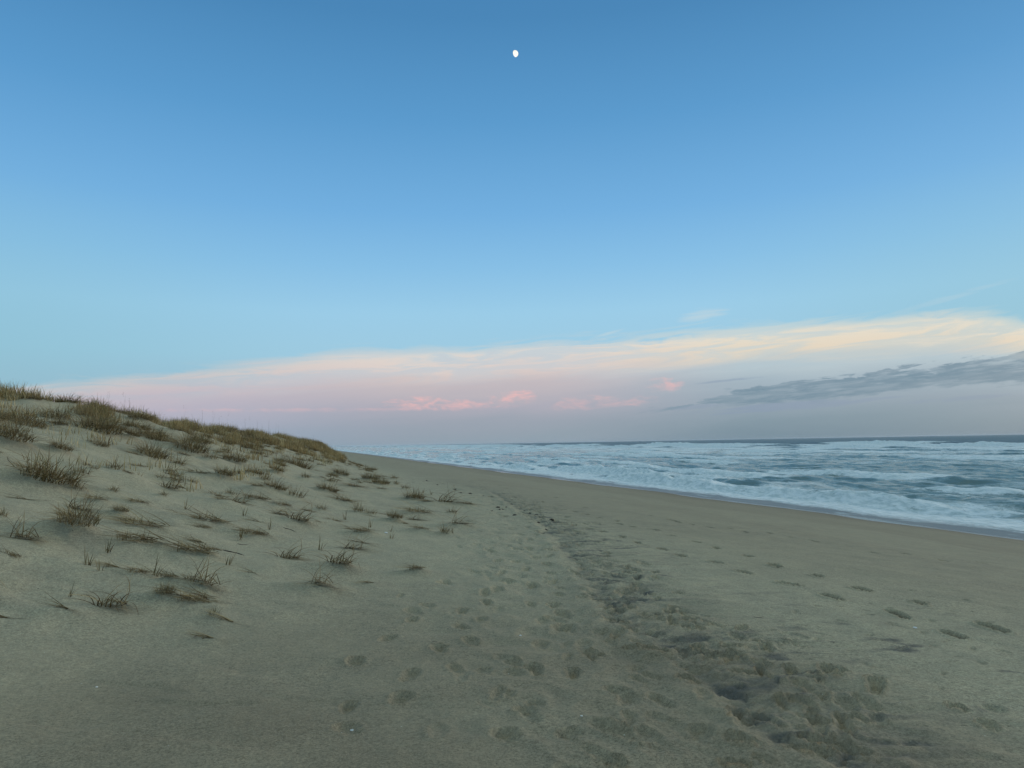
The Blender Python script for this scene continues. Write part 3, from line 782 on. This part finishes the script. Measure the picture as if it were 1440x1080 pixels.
r8 = random.Random(55)
LUMPS = [lump(random.Random(i)) for i in range(5)]; STICKS = [stick(random.Random(80 + i)) for i in range(5)]; SHELLS = [shell(random.Random(90 + i)) for i in range(2)]
def drop(name, me, px, py, size, label, cat, group, rz=None, dz=0.0):
    q = cast(px, py)
    o = link(name, me); s = size * q[2] / FPX
    o.location = (q[0], q[1], ground(q[0], q[1]) + dz * s); o.scale = (s, s, s)
    o.rotation_mode = 'QUATERNION'; o.rotation_quaternion = Vector((0, 0, 1)).rotation_difference(normal(q[0], q[1], .1)) @ Quaternion((0, 0, 1), r8.uniform(-.5, .5) if rz is None else rz)
    return tag(o, label, cat, group)
for px, py, sz in [(700, 714, 3), (703, 717, 2.6), (707, 716, 2), (712, 714, 2), (719, 709, 2.2), (724, 725, 3), (736, 717, 2.4), (745, 721, 2.6), (754, 724, 3), (757, 734, 3.4), (776, 732, 3), (797, 737, 3),
                   (640, 689, 2.4), (648, 693, 2), (661, 694, 2.8), (680, 698, 1.8), (600, 676, 1.6), (615, 682, 1.6), (692, 719, 1.6), (768, 745, 2.4)]:
    drop('seaweed_clump', r8.choice(LUMPS), px, py, sz, 'small dark seaweed clump in the line of wrack on the upper beach', 'seaweed', 'seaweed clumps along the wrack line', r8.uniform(0, 6.28))
for px, py, L, rz, lab in [(1066, 867, 12, -.2, 'short black stick on pale sand left of the footprints'), (1080, 954, 13, -.4, 'black stick lying among the dark sand streaks'),
                           (1140, 1018, 12, -.5, 'dark stick close to the trodden ridge'), (1189, 960, 7, -.4, 'stubby black twig on plain sand beyond the dark streaks'),
                           (1356, 1020, 8, -.3, 'stubby twig beside the last dark streak on the right'), (1190, 1078, 9, .5, 'twig cut by the bottom edge of the photo'),
                           (407, 746, 18, -.3, 'black curved twig below the brown clump on its mound'), (328, 779, 30, -.35, 'long dark crooked twig lying on the dune foot'),
                           (341, 765, 14, .4, 'small dark twig above the long crooked one'), (277, 898, 9, .6, 'tiny black twig left of the lowest fallen straw'),
                           (391, 1043, 6, .2, 'tiny dark twig on the bare lower left sand'), (556, 976, 5, -.3, 'dark fleck of wood among the faint prints'),
                           (612, 905, 9, -.5, 'thin twig between the soft footprints'), (1228, 864, 6, -.2, 'tiny twig beside the sharp footprints')]:
    drop('twig', r8.choice(STICKS), px, py, L, lab, 'twig', None, rz)
for px, py in [(1003, 896), (1062, 908), (1080, 926), (1115, 948), (1128, 862), (1178, 905), (1210, 920), (1232, 952), (1255, 906), (1290, 935), (1312, 962), (1335, 985), (1366, 1004),
               (1405, 968), (1160, 995), (1222, 1046), (1280, 1010), (1150, 880), (985, 858), (1190, 862), (1420, 1018), (1302, 902)]:
    drop('wood_fleck', r8.choice(STICKS), px + r8.uniform(-6, 6), py + r8.uniform(-4, 4), r8.uniform(3, 5.5), 'tiny dark wood fleck on the open sand between trodden path and sharp footprints', 'wood fleck', 'tiny dark flecks on the open sand', r8.uniform(0, 6.28))
for px, py, sz, lab in [(495, 1020, 4, 'white shell chip on the dark lower sand'), (543, 750, 4, 'white shell chip on the sandy dune foot'), (1287, 883, 4, 'white shell chip between the sharp footprints'),
                        (732, 895, 3, 'pale shell grain near the soft footprints'), (818, 1010, 3, 'pale shell grain by the deep boot print'), (136, 965, 2.5, 'pale shell chip on the lower left sand')]:
    drop('shell', r8.choice(SHELLS), px, py, sz, lab, 'shell', None, r8.uniform(0, 6.28), .1)

# ------------------------------------------------------------------ moon
def moon():
    d = ray(724.3, 75.5); D = 40000.0; R = D * 4.1 / FPX
    V, Fc = [], []; n, k = 32, 20
    for i in range(k + 1):
        th = math.pi * i / k
        for j in range(n):
            ph = 2 * math.pi * j / n
            x = math.sin(th) * math.cos(ph); y = math.sin(th) * math.sin(ph); z = math.cos(th)
            V.append((R * (x if x > 0 else .6 * x), R * y, R * z))
    for i in range(k):
        for j in range(n): Fc.append((i * n + j, i * n + (j + 1) % n, (i + 1) * n + (j + 1) % n, (i + 1) * n + j))
    mt, nn, out = material('moonlight')
    e = nn.new('ShaderNodeEmission'); tc = nn.new('ShaderNodeTexCoord').outputs['Object']
    f = nn.noise(tc, .006, 4, .6)
    nn.put(e.inputs['Color'], nn.mix(nn.step(.4, .62, f), (1, .98, .93, 1), (.93, .87, .72, 1))); e.inputs['Strength'].default_value = 1.15
    nn.l.new(e.outputs[0], out.inputs['Surface'])
    o = link('moon', mesh_data('moon', V, Fc, mt))
    rx = Vector(RT) * math.cos(.35) + Vector(UP) * math.sin(.35)
    fz = -Vector(d); ry = fz.cross(rx).normalized(); rx = ry.cross(fz).normalized()
    # local x towards the lit limb, local y across the line of sight, local z back along the sight line
    o.matrix_world = Matrix(((rx[0], ry[0], fz[0], 0), (rx[1], ry[1], fz[1], 0), (rx[2], ry[2], fz[2], 0), (0, 0, 0, 1)))
    o.location = Vector(EYE) + Vector(d) * D
    tag(o, 'small bright gibbous moon high in the clear blue sky', 'moon')
moon()

# ------------------------------------------------------------------ sky
SUN_AZ = math.radians(16.2 + 62); SUN_EL = math.radians(9.0)
world = bpy.data.worlds.new('World'); scene.world = world; world.use_nodes = True
def az_el(px, py):
    d = ray(px, py); return math.degrees(math.atan2(d[0], d[1])), math.degrees(math.asin(d[2]))
AZ0, AZ1, ELM = -40.0, 75.0, 20.0
def cpts(pts):
    r = []
    for p in pts:
        a, e = az_el(*p); r.append(((a - AZ0) / (AZ1 - AZ0), max(0, e) / ELM))
    r.sort(); return [(0, r[0][1])] + r + [(1, r[-1][1])]

def build_world():
    n = NT(world.node_tree); n.n.clear()
    out = n.new('ShaderNodeOutputWorld')
    g = n.new('ShaderNodeTexCoord').outputs['Generated']
    sp = n.new('ShaderNodeSeparateXYZ'); n.l.new(g, sp.inputs[0]); x, y, z = sp.outputs
    el = n.m('MULTIPLY', n.m('ARCSINE', z), 180 / math.pi); az = n.m('MULTIPLY', n.m('ARCTAN2', x, y), 180 / math.pi)
    u = n.m('DIVIDE', n.m('SUBTRACT', az, AZ0), AZ1 - AZ0, clamp=True)
    # clear sky by elevation, with pale unseen overhead stops added as fill light
    e90 = n.m('DIVIDE', el, 90.0, clamp=True)
    sky = n.ramp(e90, [(0, lin((150, 168, 186))), (.033, lin((165, 190, 208))), (.078, lin((163, 209, 232))), (.116, lin((160, 211, 240))), (.156, lin((140, 198, 238))), (.202, lin((119, 182, 232))), (.278, lin((94, 160, 213))),
                       (.356, lin((76, 139, 191))), (.444, lin((70, 130, 184))), (.54, lin((160, 196, 214))), (.64, lin((210, 232, 228))), (1, lin((214, 234, 228)))])
    # off to both sides the low sky turns a little greener
    side = n.m('MULTIPLY', n.step(12, 40, n.m('ABSOLUTE', n.m('SUBTRACT', az, 16.0))), n.step(22, 5, el))
    sky = n.mix(n.m('MULTIPLY', side, .5), sky, lin((136, 192, 210)))
    # streak noise stretched along the cloud bands
    rise = n.m('SUBTRACT', el, n.m('MULTIPLY', az, .05))
    sv = n.comb(n.m('MULTIPLY', az, .075), n.m('MULTIPLY', rise, .55), 0.0)
    s1 = n.noise(sv, 1.0, 7, .58, .5); sv2 = n.comb(n.m('MULTIPLY', az, .13), n.m('MULTIPLY', rise, 1.1), 3.7); s2 = n.noise(sv2, 1.1, 8, .62, .9)
    top = n.m('MULTIPLY', n.curve(u, cpts([(-60, 545), (60, 537), (150, 526), (250, 516), (370, 503), (480, 489), (600, 485), (720, 480), (800, 477), (860, 470), (950, 460), (1040, 452), (1100, 447), (1200, 442), (1290, 436), (1360, 433), (1440, 442), (1560, 470)])), ELM)
    topn = n.m('ADD', top, n.m('ADD', n.m('MULTIPLY', n.m('SUBTRACT', s1, .5), 1.3), n.m('MULTIPLY', n.m('SUBTRACT', s2, .5), 3.2)))
    dep = n.m('SUBTRACT', topn, el)
    a_top = n.step(-.15, .85, dep)
    t = n.m('DIVIDE', n.m('SUBTRACT', top, el), top, clamp=True)
    t = n.m('ADD', t, n.m('MULTIPLY', n.m('SUBTRACT', s1, .5), .22), clamp=True)
    left = n.ramp(t, [(0, lin((196, 208, 212))), (.12, lin((216, 206, 204))), (.3, lin((205, 193, 202))), (.5, lin((190, 184, 200))), (.72, lin((172, 178, 198))), (.9, lin((154, 172, 194))), (1, lin((148, 170, 190)))])
    midr = n.ramp(t, [(0, lin((214, 216, 212))), (.1, lin((236, 223, 213))), (.27, lin((232, 214, 207))), (.42, lin((203, 191, 196))), (.62, lin((178, 176, 190))), (.8, lin((157, 167, 182))), (1, lin((146, 164, 178)))])
    rght = n.ramp(t, [(0, lin((206, 220, 216))), (.1, lin((240, 228, 208))), (.26, lin((238, 221, 198))), (.38, lin((188, 203, 211))), (.5, lin((168, 186, 199))), (.7, lin((148, 166, 182))), (.86, lin((129, 153, 169))), (1, lin((116, 143, 160)))])
    cl = n.mix(n.step(-12, 10, az), left, midr); cl = n.mix(n.step(18, 36, az), cl, rght)
    # body of the veil is thinner in places, letting some blue through
    thin = n.m('MULTIPLY', n.step(.38, .64, s2), n.m('MULTIPLY', n.step(.5, .15, t), .55))
    alpha = n.m('MULTIPLY', a_top, n.m('SUBTRACT', .95, thin))
    col = n.mix(alpha, sky, cl)
    # bright fibres in the upper edge of the veil
    fib = n.m('MULTIPLY', n.step(.52, .74, s2), n.m('MULTIPLY', n.step(.0, .10, t), n.step(.48, .16, t)))
    col = n.mix(n.m('MULTIPLY', fib, n.m('MULTIPLY', a_top, n.m('MULTIPLY_ADD', n.step(5, 34, az), .4, .35))), col, n.mix(n.step(10, 34, az), lin((240, 210, 200)), lin((248, 230, 206))))
    # detached wisps above
    def spot(px, py, wx, wy, tilt=0.0):
        a0, e0 = az_el(px, py)
        da = n.m('DIVIDE', n.m('SUBTRACT', az, a0), wx); de = n.m('DIVIDE', n.m('SUBTRACT', n.m('SUBTRACT', el, e0), n.m('MULTIPLY', n.m('SUBTRACT', az, a0), tilt)), wy)
        return n.m('ADD', n.m('MULTIPLY', da, da), n.m('MULTIPLY', de, de))
    for (px, py, wx, wy, tl, op) in [(988, 443, 2.0, .5, .08, .55), (858, 468, 1.3, .16, .22, .55), (1330, 420, 3.5, .22, .2, .18)]:
        r = n.m('ADD', spot(px, py, wx, wy, tl), n.m('MULTIPLY', n.m('SUBTRACT', s2, .5), 4.5))
        col = n.mix(n.m('MULTIPLY', n.step(1.3, -.3, r), op), col, lin((208, 222, 226)))
    # grey blue bank on the right
    hi = n.m('MULTIPLY', n.curve(u, cpts([(930, 576), (1000, 561), (1040, 549), (1080, 540), (1150, 533), (1250, 521), (1300, 516), (1380, 502), (1440, 494), (1560, 480)])), ELM)
    lo = n.m('MULTIPLY', n.curve(u, cpts([(930, 578), (1000, 572), (1060, 572), (1150, 567), (1250, 553), (1300, 546), (1380, 543), (1440, 540), (1560, 536)])), ELM)
    cv = n.comb(n.m('MULTIPLY', az, .17), n.m('MULTIPLY', n.m('SUBTRACT', el, n.m('MULTIPLY', az, .12)), 1.5), 9.1); c1 = n.noise(cv, 1.2, 8, .62, .7); c2 = n.noise(n.comb(n.m('MULTIPLY', az, .55), n.m('MULTIPLY', el, 1.5), 5.5), 1.3, 8, .6, .3)
    wob = n.m('ADD', n.m('MULTIPLY', n.m('SUBTRACT', c1, .5), 2.2), n.m('MULTIPLY', n.m('SUBTRACT', c2, .5), 1.3))
    dk = n.m('MULTIPLY', n.step(-.06, .16, n.m('SUBTRACT', n.m('ADD', hi, wob), el)), n.step(-.15, .35, n.m('SUBTRACT', el, n.m('SUBTRACT', lo, n.m('MULTIPLY', wob, .8)))))
    dk = n.m('MULTIPLY', n.m('MULTIPLY', dk, n.step(23.5, 30, az)), n.m('MULTIPLY_ADD', n.step(.40, .56, n.noise(n.comb(n.m('MULTIPLY', az, .3), n.m('MULTIPLY', n.m('SUBTRACT', el, n.m('MULTIPLY', az, .07)), 2.2), 6.6), 1.3, 7, .6, .4)), .4, .6))
    hole = n.step(.54, .70, n.noise(n.comb(n.m('MULTIPLY', az, .22), n.m('MULTIPLY', n.m('SUBTRACT', el, n.m('MULTIPLY', az, .1)), 1.5), 1.3), 1.5, 6, .6))
    dcol = n.mix(n.step(.35, .65, c1), lin((112, 142, 163)), lin((130, 154, 172)))
    col = n.mix(n.m('MULTIPLY', dk, n.m('SUBTRACT', .95, n.m('MULTIPLY', hole, .6))), col, dcol)
    # a second thin grey bar below it
    for (px, py, wx, wy, tl, op) in [(1120, 571, 6.5, .32, .045, .6), (1010, 536, 3.2, .12, .05, .45), (1330, 562, 4, .2, .03, .35), (960, 573, 3.5, .2, .03, .35)]:
        r = n.m('ADD', spot(px, py, wx, wy, tl), n.m('MULTIPLY', n.m('SUBTRACT', c1, .5), 5))
        col = n.mix(n.m('MULTIPLY', n.step(1.2, .0, r), op), col, lin((136, 156, 182)))
    # small pink cumulus catching the last light
    for (px, py, wx, wy, tl, op) in [(590, 567, 2.0, .45, 0, 1), (640, 570, 2.5, .34, 0, .8), (722, 560, 1.4, .48, .02, 1), (842, 566, 2.3, .45, 0, .45), (935, 543, 1.3, .45, 0, .75), (800, 572, 1.5, .3, 0, .28), (430, 577, 9, .14, 0, .3), (900, 563, 1.2, .3, 0, .35)]:
        r = n.m('ADD', spot(px, py, wx * 1.15, wy * 1.15, tl), n.m('MULTIPLY', n.m('SUBTRACT', c2, .5), 7.0))
        a0, e0 = az_el(px, py)
        lit = n.step(-wy, wy, n.m('SUBTRACT', el, e0 - wy * .3))
        col = n.mix(n.m('MULTIPLY', n.step(1.6, -1.2, r), n.m('MULTIPLY', op, n.m('MULTIPLY_ADD', lit, .6, .4))), col, lin((243, 192, 192)))
    # the half of the sky behind the photographer is dimmer
    fwd = n.m('ADD', n.m('MULTIPLY', x, math.sin(SUN_AZ - .6)), n.m('MULTIPLY', y, math.cos(SUN_AZ - .6)))
    dim = n.m('MULTIPLY_ADD', n.step(.35, -.6, fwd), -.12, 1.0)
    bg1 = n.new('ShaderNodeBackground'); n.put(bg1.inputs[0], col); n.put(bg1.inputs[1], dim)
    nis = n.new('ShaderNodeTexSky'); nis.sky_type = 'NISHITA'; nis.sun_disc = False; nis.sun_elevation = SUN_EL; nis.sun_rotation = SUN_AZ
    bg2 = n.new('ShaderNodeBackground'); n.l.new(nis.outputs[0], bg2.inputs[0]); bg2.inputs[1].default_value = .05
    mx = n.new('ShaderNodeMixShader'); mx.inputs[0].default_value = .9; n.l.new(bg2.outputs[0], mx.inputs[1]); n.l.new(bg1.outputs[0], mx.inputs[2])
    n.l.new(mx.outputs[0], out.inputs['Surface'])
build_world()
world.cycles.sampling_method = 'MANUAL'; world.cycles.sample_map_resolution = 1024

sun = bpy.data.lights.new('sun', 'SUN'); sun.energy = 1.3; sun.angle = math.radians(35); sun.color = (1, .9, .78)
so = bpy.data.objects.new('sun', sun); COL.objects.link(so)
sd = Vector((math.sin(SUN_AZ) * math.cos(SUN_EL), math.cos(SUN_AZ) * math.cos(SUN_EL), math.sin(SUN_EL)))
so.rotation_mode = 'QUATERNION'; so.rotation_quaternion = sd.to_track_quat('Z', 'Y')

# ------------------------------------------------------------------ sea haze
HAZE_DENSITY = 6e-5
def haze():
    a, z0, z1 = 9600.0, -5.5, 7.5
    V = [(sx * a, sy * a, z) for z in (z0, z1) for sx, sy in ((-1, -1), (1, -1), (1, 1), (-1, 1))]
    Fc = [(0, 3, 2, 1), (4, 5, 6, 7), (0, 1, 5, 4), (1, 2, 6, 5), (2, 3, 7, 6), (3, 0, 4, 7)]
    mt, n, out = material('sea_haze')
    v = n.new('ShaderNodeVolumePrincipled'); v.inputs['Color'].default_value = (.86, .9, .95, 1); v.inputs['Density'].default_value = HAZE_DENSITY; v.inputs['Anisotropy'].default_value = .3
    n.l.new(v.outputs[0], out.inputs['Volume'])
    o = link('haze', mesh_data('haze', V, Fc, mt, None, False)); o['kind'] = 'stuff'
if HAZE_DENSITY: haze()
